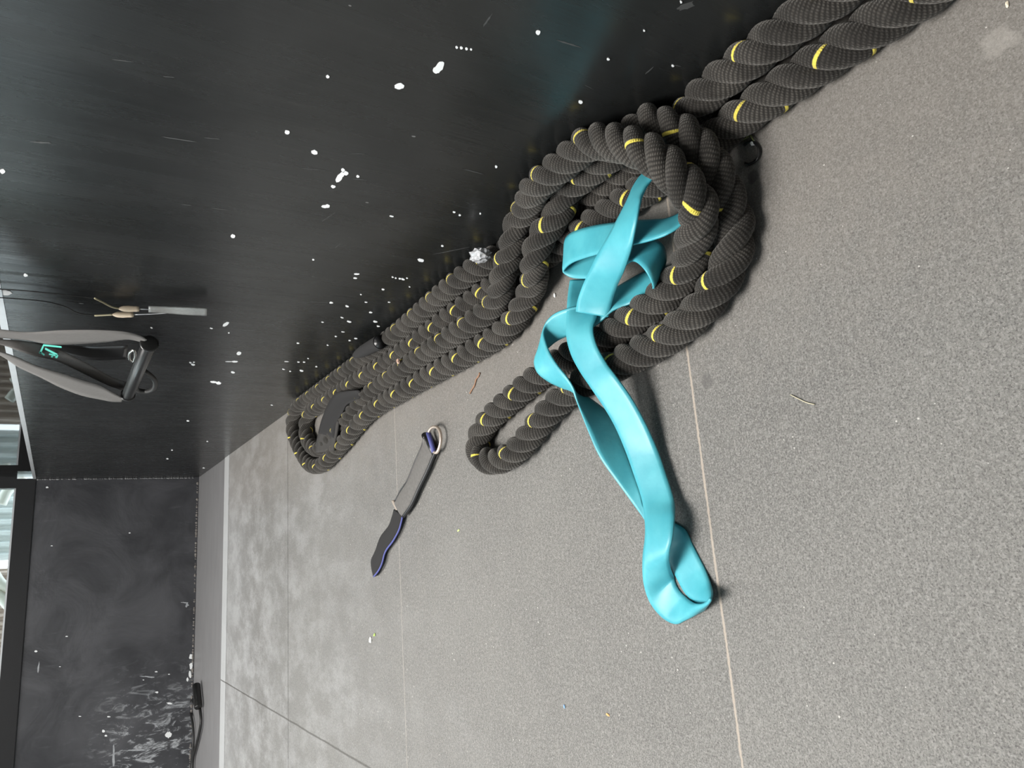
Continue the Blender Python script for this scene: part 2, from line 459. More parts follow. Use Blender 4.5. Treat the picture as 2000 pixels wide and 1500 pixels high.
scufA = [(952,40,16,3.2,-.95),(1340,12,22,10,-.35),(1110,85,26,3,.3),(1150,170,10,1.2,.45),(1268,138,12,2,-.7),(1322,128,9,2,.2),
         (660,480,9,1,-.7),(548,578,28,.8,.08),(620,590,30,.8,.03),(540,630,22,.9,-.4),(490,672,45,1.0,-.22),(455,745,35,.8,-.05),(880,490,40,.9,-.2),
         (238,118,24,1.6,.12),(330,150,14,1.4,.1),(610,330,26,1.2,.1),(700,300,18,1,.05),(925,335,26,1.4,.25),(700,350,16,1.6,.1),(640,425,18,.9,-.6),
         (350,272,40,1.6,.15),(415,270,20,1.3,.1),(80,278,22,3,.05),(430,408,22,1.1,.1),(365,400,10,1.3,.1)]
def chip_wall(name, a, b, mats, groups, proj, nrm):
    bm = bmesh.new()
    bmesh.ops.create_cube(bm, size=1)
    A = Vector(a); B = Vector(b)
    for v in bm.verts:
        v.co = Vector([(A[i] + B[i]) / 2 + v.co[i] * (B[i] - A[i]) for i in range(3)])
    N = Vector(nrm)
    for mi, (lst, lift0, jit) in enumerate(groups):
        for li, (px, py, rx, ry, an) in enumerate(lst):
            lift = lift0 + li * 0.000004; rx *= 0.85; ry *= 0.85
            pts = blob(px, py, rx, ry, an, 16 if rx > 4 else 9, jit)
            vs = [bm.verts.new(V(proj(x, y)) + N * lift) for x, y in pts]
            base = [bm.verts.new(v.co - N * (lift + 0.0005)) for v in vs]
            f = bm.faces.new(vs); f.material_index = mi + 1
            f.normal_update()
            if f.normal.dot(N) < 0: f.normal_flip()
            k = len(vs)
            for i in range(k):
                q = bm.faces.new((vs[i], base[i], base[(i + 1) % k], vs[(i + 1) % k])); q.material_index = mi + 1
    me = bpy.data.meshes.new(name); bm.to_mesh(me); bm.free()
    return struct(link(name, me, mats))
M_scuf = simple('rubbed_scuff', (0.05, 0.052, 0.052), 0.55)
chip_wall('wall_right', (0.0, YF, -0.06), (0.12, YB + 0.12, ZL), [M_wallA, M_chip, M_scuf],
          [(chipsA, 0.0006, 0.12), ([(a, b, c, d * 0.6, e) for a, b, c, d, e in scufA], 0.0002, 0.3)], lambda x, y: atx(x, y, 0.0), (-1, 0, 0))
chipsB = [(329,1435,7,7,0),(202,1428,4,3.6,0),(207,1437,3.4,2,0),(306,1352,3.2,2.4,0),(331,1374,6,2.2,.2),(305,1312,3,1.4,0),(330,1317,2.6,1.2,0),
          (92,952,3,2,0),(130,1243,3,1.2,0),(101,1066,2.6,1,0),(70,1272,3.4,2.4,.1),(253,1041,2.4,1.2,0),(117,1302,2,1,0),(212,1400,4,1.6,0),(156,1399,3,1,0),
          (374,1283,5,6,0),(373,1300,4,8,0),(371,1318,3,8,0),(366,1327,3,5,0),(280,1328,2,1,0)]
scufB = [(222,1475,3,22,.0),(365,1181,4,5,.3),(360,1177,8,1.2,.1),(75,1303,2,10,.1),(268,1465,26,1.6,-.05),(290,1322,16,1.2,.1)]
M_chalk = simple('chalk_smear', (0.30, 0.315, 0.33), 0.8, noise=0.5, nscale=90)
chip_wall('wall_back', (XW, YB, -0.06), (0.0, YB + 0.12, ZB), [M_wallB, M_chip, M_chalk],
          [(chipsB, 0.0008, 0.25), (scufB, 0.0003, 0.45)], lambda x, y: aty(x, y, YB), (0, -1, 0))

# crumbly filler line along the corner and the foot of the back wall
M_fill = simple('pale_filler', (0.22, 0.225, 0.23), 0.9, noise=0.5, nscale=60)
def filler(name, p, q, n, r, mt):
    vs = []; fs = []
    for i in range(n):
        t = random.random(); c = V(p) * (1 - t) + V(q) * t
        s = r * random.uniform(0.35, 1.0)
        k0 = len(vs)
        for (dx, dy, dz) in ((1,0,0),(-1,0,0),(0,1,0),(0,-1,0),(0,0,1.6),(0,0,-1.6)):
            vs.append((c.x + dx * s + random.uniform(-s, s) * .4, c.y + dy * s, c.z + dz * s))
        for f in ((0,2,4),(2,1,4),(1,3,4),(3,0,4),(2,0,5),(1,2,5),(3,1,5),(0,3,5)):
            fs.append(tuple(k0 + a for a in f))
    return struct(pydata(name, vs, fs, mt, smooth=False))
filler('trim_4', (-0.004, YB - 0.003, 0.02), (-0.004, YB - 0.003, ZL), 150, 0.0045, M_fill)['label'] = 'rough sealant bead in the corner of the two walls'
filler('trim_5', (-0.02, YB - 0.002, 0.004), (-2.2, YB - 0.002, 0.004), 260, 0.0055, simple('pale_filler_b', (0.22, 0.205, 0.19), 0.9, noise=0.5, nscale=60))['label'] = 'crumbling filler along the foot of the back wall'

# window band above the right wall
slab('trim_1', (-0.002, YF, ZL), (0.035, YB + 0.0, ZL + 0.014), M_alu)['label'] = 'pale aluminium rail on top of the right wall'
slab('trim_2', (XW, YB - 0.01, ZB), (0.0, YB + 0.10, ZB + 0.085), M_sill)['label'] = 'black sill on top of the back wall'
w1 = struct(box('window_1', (0.012, YF, ZL + 0.014), (0.018, YB, 2.3), M_glass))
w2 = struct(box('window_2', (XW, YB + 0.03, ZB + 0.085), (-0.03, YB + 0.038, 2.3), M_glass))
box('window_frame', (XW, YB + 0.02, ZB + 0.082), (-0.03, YB + 0.045, ZB + 0.094), M_alu, w2)
box('window_frame', (-0.05, YB - 0.01, ZB + 0.085), (0.02, YB + 0.06, 2.3), M_sill, w2)
slab('wall_right_upper', (0.0, YF, 2.3), (0.12, YB + 0.12, ZC), M_plain).name = 'trim_6'
slab('wall_back_upper', (XW, YB, 2.3), (0.0, YB + 0.12, ZC), M_plain).name = 'trim_7'
slab('ceiling', (XW, YF, ZC), (0.12, YB + 0.12, ZC + 0.08), M_ceil)
slab('wall_left', (XW - 0.1, YF, -0.06), (XW, YB + 0.12, 0.9), M_plain)
slab('wall_left_top', (XW - 0.1, YF, 1.9), (XW, YB + 0.12, ZC), M_plain).name = 'trim_8'
for k_, (a_, c_) in enumerate(((YF, 0.3), (1.15, 1.35), (2.4, YB + 0.12))):
    slab('pier', (XW - 0.1, a_, 0.9), (XW, c_, 1.9), M_plain).name = 'trim_%d' % (9 + k_)
struct(box('added_light_window', (XW - 0.055, 0.3, 0.9), (XW - 0.049, 2.4, 1.9), M_glass))  # unseen opening, added to brighten what the glossy right wall reflects
slab('wall_front', (XW, YF - 0.1, -0.06), (0.12, YF, ZC), M_plain)

# things beyond the glass
def ribs(name, p0, axis, n, pitch, depth, z0, z1, m, wob=0.0):
    vs = []; fs = []
    for i in range(n * 4 + 1):
        u = i * pitch / 4; d = (0, depth, depth, 0)[i % 4]
        for z in (z0, z1):
            vs.append((p0[0] + (u if axis == 'x' else d), p0[1] + (u if axis == 'y' else -d), z))
    k = n * 4
    for i in range(k): fs.append((2 * i, 2 * i + 2, 2 * i + 3, 2 * i + 1))
    # back faces give it thickness
    off = len(vs)
    for v in list(vs): vs.append((v[0] + (0.02 if axis == 'y' else 0), v[1] + (0.02 if axis == 'x' else 0), v[2]))
    for i in range(k): fs.append((off + 2 * i + 1, off + 2 * i + 3, off + 2 * i + 2, off + 2 * i))
    for i in range(k):
        fs.append((2 * i + 1, 2 * i + 3, off + 2 * i + 3, off + 2 * i + 1)); fs.append((2 * i, off + 2 * i, off + 2 * i + 2, 2 * i + 2))
    return pydata(name, vs, fs, m, smooth=False)
M_corr_a = simple('teal_grey_sheet', (0.42, 0.50, 0.50), 0.5, noise=0.35, nscale=6)
M_corr_b = simple('brown_sheet', (0.42, 0.33, 0.28), 0.6, noise=0.3, nscale=8)
M_corr_c = simple('grey_sheet', (0.55, 0.58, 0.57), 0.5, noise=0.4, nscale=5)
M_white = simple('white_plastic', (0.85, 0.84, 0.76), 0.4)
tag(ribs('corrugated_screen', (0.55, 1.2, 0), 'y', 44, 0.09, 0.03, -0.05, 2.6, M_corr_a), 'teal-grey ribbed metal screen outside the long side window', 'screen')
tag(ribs('corrugated_screen', (-0.40, YB + 0.9, 0), 'x', 10, 0.07, 0.03, -0.05, 2.6, M_corr_c), 'grey ribbed screen behind the end window, nearest the corner', 'screen')
tag(ribs('corrugated_screen', (-1.25, YB + 0.95, 0), 'x', 16, 0.05, 0.028, -0.05, 2.6, M_corr_b), 'brown ribbed shutter in the middle of the end window', 'screen')
tag(ribs('corrugated_screen', (-3.4, YB + 0.9, 0), 'x', 20, 0.09, 0.03, -0.05, 2.6, M_corr_c), 'grey ribbed screen behind the end window, farthest from corner', 'screen')

# ------------------------------------------------------------------ battle rope
r = 0.0357
rope_pts = []
def w(x, y, z): rope_pts.append(np.array([x, y, z]) * S)
def p(px, py, z): rope_pts.append(at(px, py, z))
def pl(lst):
    for a in lst: p(*a)
# R1: against the wall, coming in from beyond the frame
for y in (-0.6, -0.2, 0.2, 0.45, 0.6): w(-0.0365, y, 0.087)
pl([(1390,172,.083),(1345,215,.066),(1300,256,.045),(1245,292,.036),(1195,322,.036),(1150,352,.036),(1115,385,.036),(1075,420,.036),(1020,455,.036),(968,495,.05),(921,535,.068),(864,578,.066),(818,618,.058),(781,655,.05),(742,688,.042),(700,712,.036),(670,724,.036),(636,748,.036),(610,768,.036),(588,788,.036),(574,810,.036),(571,832,.036),(578,858,.036),(590,884,.036),(607,908,.036),(630,908,.036),(652,886,.036),(672,864,.036),(692,838,.036),(714,812,.036),(738,793,.036),(788,763,.036),(830,738,.036),(871,713,.036),(920,684,.036),(971,653,.036),(1004,626,.037),(1026,592,.04),(1041,556,.046),(1053,520,.058),(1061,487,.078),(1067,455,.098),(1076,422,.108),(1090,392,.108),(1106,362,.105),(1128,330,.100),(1158,296,.098),(1192,262,.100),(1232,240,.108),(1275,235,.112),(1318,250,.112),(1358,282,.105),(1388,330,.085),(1410,385,.06),(1422,440,.045),(1424,500,.038),(1410,545,.037),(1378,595,.037),(1342,630,.037),(1300,662,.037),(1250,690,.037),(1205,712,.037),(1155,738,.037),(1110,768,.037),(1078,798,.037),(1050,832,.037),(1026,864,.037),(998,890,.037),(966,903,.037),(940,896,.037),(930,872,.037),(942,838,.037),(970,806,.037),(1005,775,.037),(1043,744,.037),(1085,712,.037),(1130,688,.037),(1175,664,.037),(1210,642,.037),(1250,614,.037),(1290,584,.038),(1330,545,.045),(1358,500,.06),(1378,450,.082),(1378,405,.105),(1345,358,.13),(1300,318,.155),(1255,292,.170),(1210,279,.175),(1165,275,.172),(1125,283,.165),(1088,303,.155),(1058,333,.145),(1035,368,.135),(1018,406,.125),(1009,440,.122),(1003,472,.115),(996,505,.1),(989,540,.086),(979,575,.074),(960,609,.066),(907,647,.062),(852,681,.058),(800,712,.05),(760,740,.042),(728,765,.036),(704,790,.036),(684,814,.036),(664,840,.036),(644,862,.036),(622,878,.036),(606,868,.036),(598,848,.036),(598,822,.036),(610,796,.036),(632,776,.036),(660,758,.036),(696,737,.036),(740,709,.037),(785,683,.037),(835,650,.037),(887,611,.037),(938,573,.037),(975,540,.036),(1015,505,.036),(1062,472,.036),(1100,452,.036),(1135,430,.036),(1165,407,.036),(1192,384,.036),(1225,362,.036),(1275,338,.036),(1330,306,.036),(1385,272,.036)])
for y in (0.62, 0.45, 0.2, -0.2, -0.6): w(-0.087, y, 0.036)

C = catmull(np.array(rope_pts), 10)
C, Ltot = resample(C, 0.012 * S)
RR = r * S
def relax(C, iters=120):
    n = len(C); idx = np.arange(n)
    near = np.abs(idx[:, None] - idx[None, :]) < 14
    C0 = C.copy()
    for it in range(iters):
        D = C[:, None, :] - C[None, :, :]
        d = np.linalg.norm(D, axis=2) + 1e-9
        pen = np.clip(2 * RR * 0.97 - d, 0, None); pen[near] = 0
        wgt = pen / d
        mv = (D * wgt[:, :, None]).sum(1) / np.maximum((pen > 0).sum(1), 1)[:, None] * 0.5
        C = C + mv
        if it < iters - 6:
            sm = C.copy(); sm[1:-1] = 0.25 * C[:-2] + 0.5 * C[1:-1] + 0.25 * C[2:]
            C = C + (sm - C) * 0.35
            C += (C0 - C) * 0.03
        C[:, 2] = np.maximum(C[:, 2], RR * 0.98)
        C[:, 0] = np.minimum(C[:, 0], -RR * 0.98)
    return C
C = relax(C)
C, Ltot = resample(catmull(C, 3), 0.0036)
PITCH = 0.152 * S
RS = 0.0188 * S; RH = RR - RS; PHASE = 0.0
T = np.gradient(C, axis=0); T /= np.linalg.norm(T, axis=1)[:, None]
up = np.array([0, 0, 1.0])
N = up - T * (T @ up)[:, None]; N /= np.linalg.norm(N, axis=1)[:, None]
B = np.cross(T, N)
n = len(C); sarc = np.r_[0, np.cumsum(np.linalg.norm(np.diff(C, axis=0), axis=1))]
SIDES = 16
rope = empty('battle_rope', tuple(C[len(C) // 2]))
tag(rope, 'long thick black twisted rope with yellow tracer marks, doubled and looped along the wall', 'rope')
ang = 2 * math.pi * np.arange(SIDES) / SIDES
for k in range(3):
    phi = 2 * math.pi * sarc / PITCH + 2 * math.pi * k / 3 + PHASE
    Q = C + RH * (np.cos(phi)[:, None] * N + np.sin(phi)[:, None] * B)
    TT = np.gradient(Q, axis=0); TT /= np.linalg.norm(TT, axis=1)[:, None]
    Rd = (np.cos(phi)[:, None] * N + np.sin(phi)[:, None] * B)
    Rd = Rd - TT * (TT * Rd).sum(1)[:, None]; Rd /= np.linalg.norm(Rd, axis=1)[:, None]
    Bd = np.cross(TT, Rd)
    us = np.r_[0, np.cumsum(np.linalg.norm(np.diff(Q, axis=0), axis=1))]
    turn = phi / (2 * math.pi) if k == 0 else np.full(n, -50.25)
    ring = Q[:, None, :] + RS * (np.cos(ang)[None, :, None] * Rd[:, None, :] + np.sin(ang)[None, :, None] * Bd[:, None, :])
    faces = []; uvs = []; uv2 = []
    for i in range(n - 1):
        a = i * SIDES; b2 = a + SIDES
        for j in range(SIDES):
            j2 = (j + 1) % SIDES
            v0, v1 = j / SIDES, (j + 1) / SIDES
            faces.append((a + j, a + j2, b2 + j2, b2 + j))
            uvs.extend(((us[i], v0), (us[i], v1), (us[i + 1], v1), (us[i + 1], v0)))
            uv2.extend(((turn[i], v0), (turn[i], v1), (turn[i + 1], v1), (turn[i + 1], v0)))
    faces.append(tuple(range(SIDES))[::-1]); faces.append(tuple((n - 1) * SIDES + q for q in range(SIDES)))
    for q in range(2 * SIDES): uvs.append((0, 0)); uv2.append((-50.25, 0))
    so = pydata('strand', ring.reshape(-1, 3).tolist(), faces, M_rope)
    ul = so.data.uv_layers.new(name='UVMap'); ul.data.foreach_set('uv', np.array(uvs, dtype=np.float32).ravel())
    u2 = so.data.uv_layers.new(name='Turn'); u2.data.foreach_set('uv', np.array(uv2, dtype=np.float32).ravel())
    child(so, rope)
    if k == 0: so['label'] = 'strand with short yellow tracer marks across it'

# ------------------------------------------------------------------ ribbons (left and right edges given, true width kept)
def edge_pair(L, Rp, width, sgn):
    """L world point; Rp pixel; the far/near point on Rp's ray lying `width` from L"""
    d = ray(*Rp); d = d / np.linalg.norm(d)
    m = CAMP - L
    b_ = m @ d; c_ = m @ m - width * width
    disc = b_ * b_ - c_
    t = -b_ if disc <= 0 else -b_ + sgn * math.sqrt(disc)
    return CAMP + d * t
def ribbon(name, st, width, thick, mt, parent=None, sub=8, cols=6, closed=False, bulge=0.0, zmin=0.0015):
    Ls = []; Rs = []
    for s in st:
        L = at(s[0], s[1], s[2])
        R_ = edge_pair(L, (s[3], s[4]), width, s[5]) if s[5] in (1, -1) else at(s[3], s[4], s[6])
        Ls.append(L); Rs.append(R_)
    E = catmull(np.hstack([np.array(Ls), np.array(Rs)]), sub, closed)
    L, R_ = E[:, :3].copy(), E[:, 3:].copy()
    L[:, 2] = np.maximum(L[:, 2], zmin); R_[:, 2] = np.maximum(R_[:, 2], zmin)
    n_ = len(E)
    mid = (L + R_) / 2
    T_ = (np.roll(mid, -1, 0) - np.roll(mid, 1, 0)) if closed else np.gradient(mid, axis=0)
    T_ /= np.linalg.norm(T_, axis=1)[:, None]
    A = R_ - L; wd = np.linalg.norm(A, axis=1)[:, None]; A = A / wd
    Nn = np.cross(T_, A); Nn /= np.linalg.norm(Nn, axis=1)[:, None]
    h = thick / 2
    prof = []
    for c in range(cols + 1):
        prof.append((c / cols, 1))
    for c in range(cols, -1, -1):
        prof.append((c / cols, -1))
    vs = []; fs = []
    for i in range(n_):
        for (u, sd) in prof:
            ins = 0.0
            e = min(u, 1 - u)
            hh = h * (0.55 if e < 1e-6 else 1)
            vs.append(L[i] + A[i] * wd[i] * u + Nn[i] * (sd * hh + bulge * math.sin(math.pi * u)))
    k = len(prof)
    m_ = n_ if closed else n_ - 1
    for i in range(m_):
        j = (i + 1) % n_
        for q in range(k):
            q2 = (q + 1) % k
            fs.append((i * k + q, i * k + q2, j * k + q2, j * k + q))
    if not closed:
        fs.append(tuple(range(k))[::-1]); fs.append(tuple((n_ - 1) * k + q for q in range(k)))
    o = pydata(name, vs, fs, mt)
    bm = bmesh.new(); bm.from_mesh(o.data); bmesh.ops.recalc_face_normals(bm, faces=bm.faces); bm.to_mesh(o.data); bm.free()
    if parent is not None: child(o, parent)
    return o

BW = 0.072 * S
band = [
 # strip laid over the top, from its lap end up to the rope
 (1125,608,.105, 1188,619, -1),(1128,587,.115, 1195,593,-1),(1139,555,.128,1205,561,-1),(1154,523,.142,1216,536,-1),(1169,493,.150,1227,506,-1),(1186,465,.154,1235,478,-1),
 (1205,431,.150,1243,435,-1),(1227,388,.132,1250,397,-1),(1237,365,.117,1256,378,-1),(1252,343,.100,1267,358,-1),(1273,326,.085,1285,339,-1),
 # hidden under the rope
 (1303,322,.070,1312,338,-1),(1332,338,.060,1330,356,-1),(1350,372,.056,1345,384,-1),
 (1354,392,.055,1357,402,-1),(1335,412,.065,1335,435,-1),(1303,427,.085,1303,457,-1),(1273,430,.095,1271,469,-1),(1244,431,.10,1236,478,-1),
 (1201,435,.105,1200,489,-1),(1165,440,.108,1171,496,-1),(1133,448,.108,1143,504,-1),(1113,457,.10,1118,513,-1),(1104,470,.085,1104,524,-1),
 (1107,484,.07,1101,532,-1),(1122,490,.06,1114,541,-1),(1150,492,.055,1148,544,-1),(1185,485,.055,1186,537,-1),(1220,475,.06,1215,522,-1),
 (1250,467,.07,1234,510,-1),(1278,467,.075,1249,516,-1),(1296,482,.07,1263,531,-1),(1301,503,.055,1272,547,-1),(1296,518,.035,1276,562,-1),
 (1280,527,.02,1271,572,-1),(1259,531,.015,1253,583,-1),(1232,545,.02,1226,596,-1),(1205,561,.03,1198,606,-1),(1170,582,.05,1168,632,-1),
 (1140,595,.085,1140,648,0,.068),(1107,603,.108,1107,657,1),(1081,614,.118,1085,668,1),(1067,629,.122,1069,681,1),(1061,647,.125,1052,693,1),
 (1065,667,.125,1044,706,1),(1073,688,.122,1050,727,1),(1088,713,.115,1072,745,1),(1107,737,.105,1097,757,1),(1119,757,.095,1117,765,1),
 (1128,786,.086,1133,768,1),(1139,815,.082,1163,786,1),(1151,846,.075,1197,816,1),(1172,893,.055,1228,868,1),(1208,945,.03,1264,920,1),
 (1238,986,.012,1292,962,1),(1264,1022,.004,1312,996,1),(1286,1058,.004,1336,1030,-1),(1304,1092,.004,1354,1064,-1),(1322,1128,.004,1374,1104,-1),
 (1340,1160,.004,1388,1142,-1),(1362,1180,.004,1391,1160,-1),(1374,1189,.004,1388,1170,-1),(1360,1198,.004,1378,1179,-1),(1340,1211,.004,1362,1180,-1),
 (1320,1219,.004,1350,1175,-1),(1293,1205,.006,1334,1159,-1),(1269,1175,.02,1319,1131,-1),(1257,1138,.04,1309,1107,-1),
 (1256,1090,.055,1307,1080,-1),(1261,1045,.055,1314,1045,-1),(1260,1015,.05,1317,1010,-1),(1254,975,.04,1316,978,-1),(1238,925,.04,1300,925,-1),
 (1222,880,.045,1284,879,-1),(1203,835,.055,1258,822,-1),(1184,801,.068,1234,779,-1),(1156,759,.088,1203,735,-1),(1133,725,.10,1184,709,-1),
 (1116,692,.108,1165,674,-1),(1107,657,.112,1158,643,-1),(1107,617,.108,1166,616,-1),(1109,577,.095,1175,577,-1),(1113,548,.08,1180,545,-1)]
b_ = ribbon('resistance_band', band, BW, 0.0048, M_latex, sub=8, cols=8)
tag(b_, 'teal flat latex resistance band, twisted and looped over the black rope', 'resistance band')

# ------------------------------------------------------------------ generic ribbon between two world-space edge lines
def ribbon_w(name, Ls, Rs, thick, mt, parent=None, sub=6, cols=4, bulge=0.0):
    E = catmull(np.hstack([np.array(Ls), np.array(Rs)]), sub)
    L, R_ = E[:, :3], E[:, 3:]
    mid = (L + R_) / 2
    T_ = np.gradient(mid, axis=0); T_ /= np.linalg.norm(T_, axis=1)[:, None]
    A = R_ - L; wd = np.linalg.norm(A, axis=1)[:, None]; A = A / wd
    Nn = np.cross(T_, A); Nn /= np.linalg.norm(Nn, axis=1)[:, None]
    prof = [(c / cols, 1) for c in range(cols + 1)] + [(c / cols, -1) for c in range(cols, -1, -1)]
    vs = []; fs = []; k = len(prof); n_ = len(E)
    for i in range(n_):
        for (u, sd) in prof:
            hh = thick / 2 * (0.5 if min(u, 1 - u) < 1e-6 else 1)
            vs.append(L[i] + A[i] * wd[i] * u + Nn[i] * (sd * hh + bulge * math.sin(math.pi * u)))
    for i in range(n_ - 1):
        for q in range(k):
            q2 = (q + 1) % k
            fs.append((i * k + q, i * k + q2, (i + 1) * k + q2, (i + 1) * k + q))
    fs.append(tuple(range(k))[::-1]); fs.append(tuple((n_ - 1) * k + q for q in range(k)))
    o = pydata(name, vs, fs, mt)
    bm = bmesh.new(); bm.from_mesh(o.data); bmesh.ops.recalc_face_normals(bm, faces=bm.faces); bm.to_mesh(o.data); bm.free()
    if parent is not None: child(o, parent)
    return o
def A_(lst, X, ox=0, oy=0, sc=1.0): return [atx(ox + a / sc, oy + b / sc, X) for a, b in lst]
def F_(lst, z, ox=0, oy=0, sc=1.0): return [at(ox + a / sc, oy + b / sc, z) for a, b in lst]
def UP(lst, dx=0.0, dy=0.0, zt=2.79):     # carry the first point on upwards to the ceiling
    a = np.array(lst[0]); top = np.array([a[0] + dx, a[1] + dy, zt])
    return [top, top * 0.5 + a * 0.5 + np.array([0, 0, 0.05])] + [np.array(q) for q in lst]
def disc(name, c, axis, r_, h, m, parent, n_=24):
    ax = np.array(axis, float); ax /= np.linalg.norm(ax); c = np.array(c, float)
    rr = [r_ * 0.8, r_, r_, r_ * 0.8]; pts = [c - ax * h / 2, c - ax * h * 0.3, c + ax * h * 0.3, c + ax * h / 2]
    return tube(name, pts, rr, m, parent, sides=n_)

# ------------------------------------------------------------------ suspension trainer hanging by the wall
XT = -0.10
tr0 = atx(270, 720, XT)
trx = empty('suspension_trainer', tuple(tr0))
tag(trx, 'black suspension strap with tubular grip handle, hanging in front of the glossy black wall', 'suspension trainer')
Z2 = dict(ox=0, oy=500, sc=4.0)
ribbon_w('strap', UP(A_([(-120,572),(0,575),(200,595),(500,580),(800,580),(1000,595),(1100,625),(1150,655)], XT - 0.01, **Z2)),
         UP(A_([(-120,630),(0,640),(200,655),(400,690),(650,685),(850,670),(1000,652),(1110,672)], XT, **Z2)), 0.0022, M_web, trx)
ribbon_w('strap', UP(A_([(-160,700),(0,745),(130,790),(300,862),(500,922),(640,968),(780,1010),(880,1065),(965,1112)], XT - 0.02, **Z2)),
         UP(A_([(-160,725),(0,775),(140,865),(320,950),(480,1030),(640,1090),(790,1122),(880,1138),(950,1140)], XT - 0.012, **Z2)), 0.0022, M_web, trx)
sm_ = ribbon_w('strap', UP(A_([(-140,640),(0,650),(180,665),(450,730),(600,800),(750,880),(880,950),(985,985)], XT + 0.012, **Z2)),
         UP(A_([(-140,672),(0,690),(230,768),(420,812),(560,872),(700,942),(850,1012),(960,1052)], XT + 0.006, **Z2)), 0.0022, M_web, trx)
ribbon_w('dark_strip', A_([(190,668),(400,690),(700,705),(1000,700)], XT + 0.045, **Z2),
         A_([(230,700),(430,735),(700,810),(985,805)], XT + 0.04, **Z2), 0.0022, M_black, trx)  # flat black strip behind the straps
h0, h1 = A_([(1165,690),(1000,1082)], XT - 0.01, **Z2)
hr = 0.0185 * S * 1.05
hv = (h1 - h0) / np.linalg.norm(h1 - h0)
tube('grip', [h0, h0 + hv * 0.002, (h0 + h1) / 2, h1 - hv * 0.002, h1], [hr * .9, hr, hr * 1.02, hr, hr * .9], M_black, trx, sides=24)
for c in (h0 - hv * 0.004, h1 + hv * 0.004):
    disc('end_cap', c, hv, hr * 1.25, 0.004, M_black, trx)
fl_ = A_([(1130,900),(1170,930),(1205,965),(1212,1010),(1185,1045),(1135,1058),(1080,1050),(1060,1010)], XT + 0.03, **Z2)
tube('foot_loop', catmull(np.array(fl_), 5), 0.0062, M_rubber, trx, sides=12)
rg = A_([(1045,735),(1018,750),(1008,780),(1016,812),(1035,825),(1052,800),(1056,765)], XT + 0.02, **Z2)
tube('buckle_ring', catmull(np.array(rg), 5, True), 0.0028, M_steel, trx, sides=8, closed=True)
# teal printed mark on the middle strap (outlined blocks and a bar)
mk_ = [[(338,690),(350,688),(320,765),(304,760)],[(304,752),(318,748),(350,768),(345,780)],[(346,690),(480,705),(482,718),(345,704)],[(355,716),(450,765),(444,780),(350,730)],
       [(385,760),(440,772),(436,784),(382,772)],[(405,775),(418,778),(410,795),(396,790)],[(438,770),(456,775),(446,800),(430,796)]]
vs = []; fs = []
for q in mk_:
    k0 = len(vs)
    for a, b in q: vs.append(atx(a / 4, 500 + b / 4, XT + 0.0005))
    for a, b in q: vs.append(atx(a / 4, 500 + b / 4, XT + 0.0020))
    fs += [(k0, k0 + 1, k0 + 2, k0 + 3), (k0 + 7, k0 + 6, k0 + 5, k0 + 4)] + [(k0 + i, k0 + 4 + i, k0 + 4 + (i + 1) % 4, k0 + (i + 1) % 4) for i in range(4)]
pm = pydata('printed_mark', vs, fs, M_teal, smooth=False)
pm.parent = sm_

# ------------------------------------------------------------------ wires with cream sleeves hanging down the wall
XW2 = -0.022
wr = empty('hanging_wires', tuple(atx(300, 605, XW2)))
tag(wr, 'two thin wires with cream sleeves and clear flat tube, hanging on the black wall', 'wires')
w1_ = catmull(np.array(UP(A_([(-120,250),(0,258),(200,272),(400,292),(620,316),(740,330)], XW2 + 0.006, **Z2))), 6)
tube('wire', w1_, 0.0011, M_darkwire, wr, sides=6)
w2_ = catmull(np.array(UP(A_([(-120,318),(0,325),(350,355),(500,392),(620,448),(740,466)], XW2 + 0.006, **Z2))), 6)
tube('wire', w2_, 0.0011, M_darkwire, wr, sides=6)
tube('wire', catmull(np.array(A_([(740,330),(800,360),(880,400),(940,412)], XW2, **Z2)), 5), 0.0019, M_wire, wr, sides=8)['label'] = 'tan bare wire end'
tube('wire', catmull(np.array(A_([(740,466),(810,462),(880,458)], XW2, **Z2)), 5), 0.0019, M_wire, wr, sides=8)['label'] = 'tan bare wire end'
def spindle(P0, P1, r_):
    P0 = np.array(P0); P1 = np.array(P1); return [P0 + (P1 - P0) * t for t in np.linspace(0, 1, 9)], [r_ * q for q in (.25, .7, .95, 1, 1.05, 1.0, .95, .95, .85)]
for (a, b) in (((925, 411), (1085, 414)), ((878, 458), (1040, 458))):
    q = A_([a, b], XW2, **Z2); P_, R_ = spindle(q[0], q[1], 0.0062)
    tube('sleeve', P_, R_, M_cream, wr, sides=12)
q = A_([(1040,458),(1200,452),(1340,442)], XW2, **Z2)
tube('wire', catmull(np.array(q), 4), 0.0012, M_alu, wr, sides=6)['label'] = 'pale stripped wire'
q = A_([(1085,414),(1180,418)], XW2, **Z2)
tube('wire', q, 0.0012, M_alu, wr, sides=6)['label'] = 'pale stripped wire'
M_clear = simple('cloudy_clear_plastic', (0.42, 0.43, 0.42), 0.22, noise=0.25, nscale=150)
ribbon_w('clear_tube', A_([(1160,395),(1300,399),(1450,404),(1618,412)], XW2 - 0.002, **Z2), A_([(1160,436),(1300,444),(1450,456),(1616,464)], XW2 - 0.002, **Z2), 0.005, M_clear, wr)

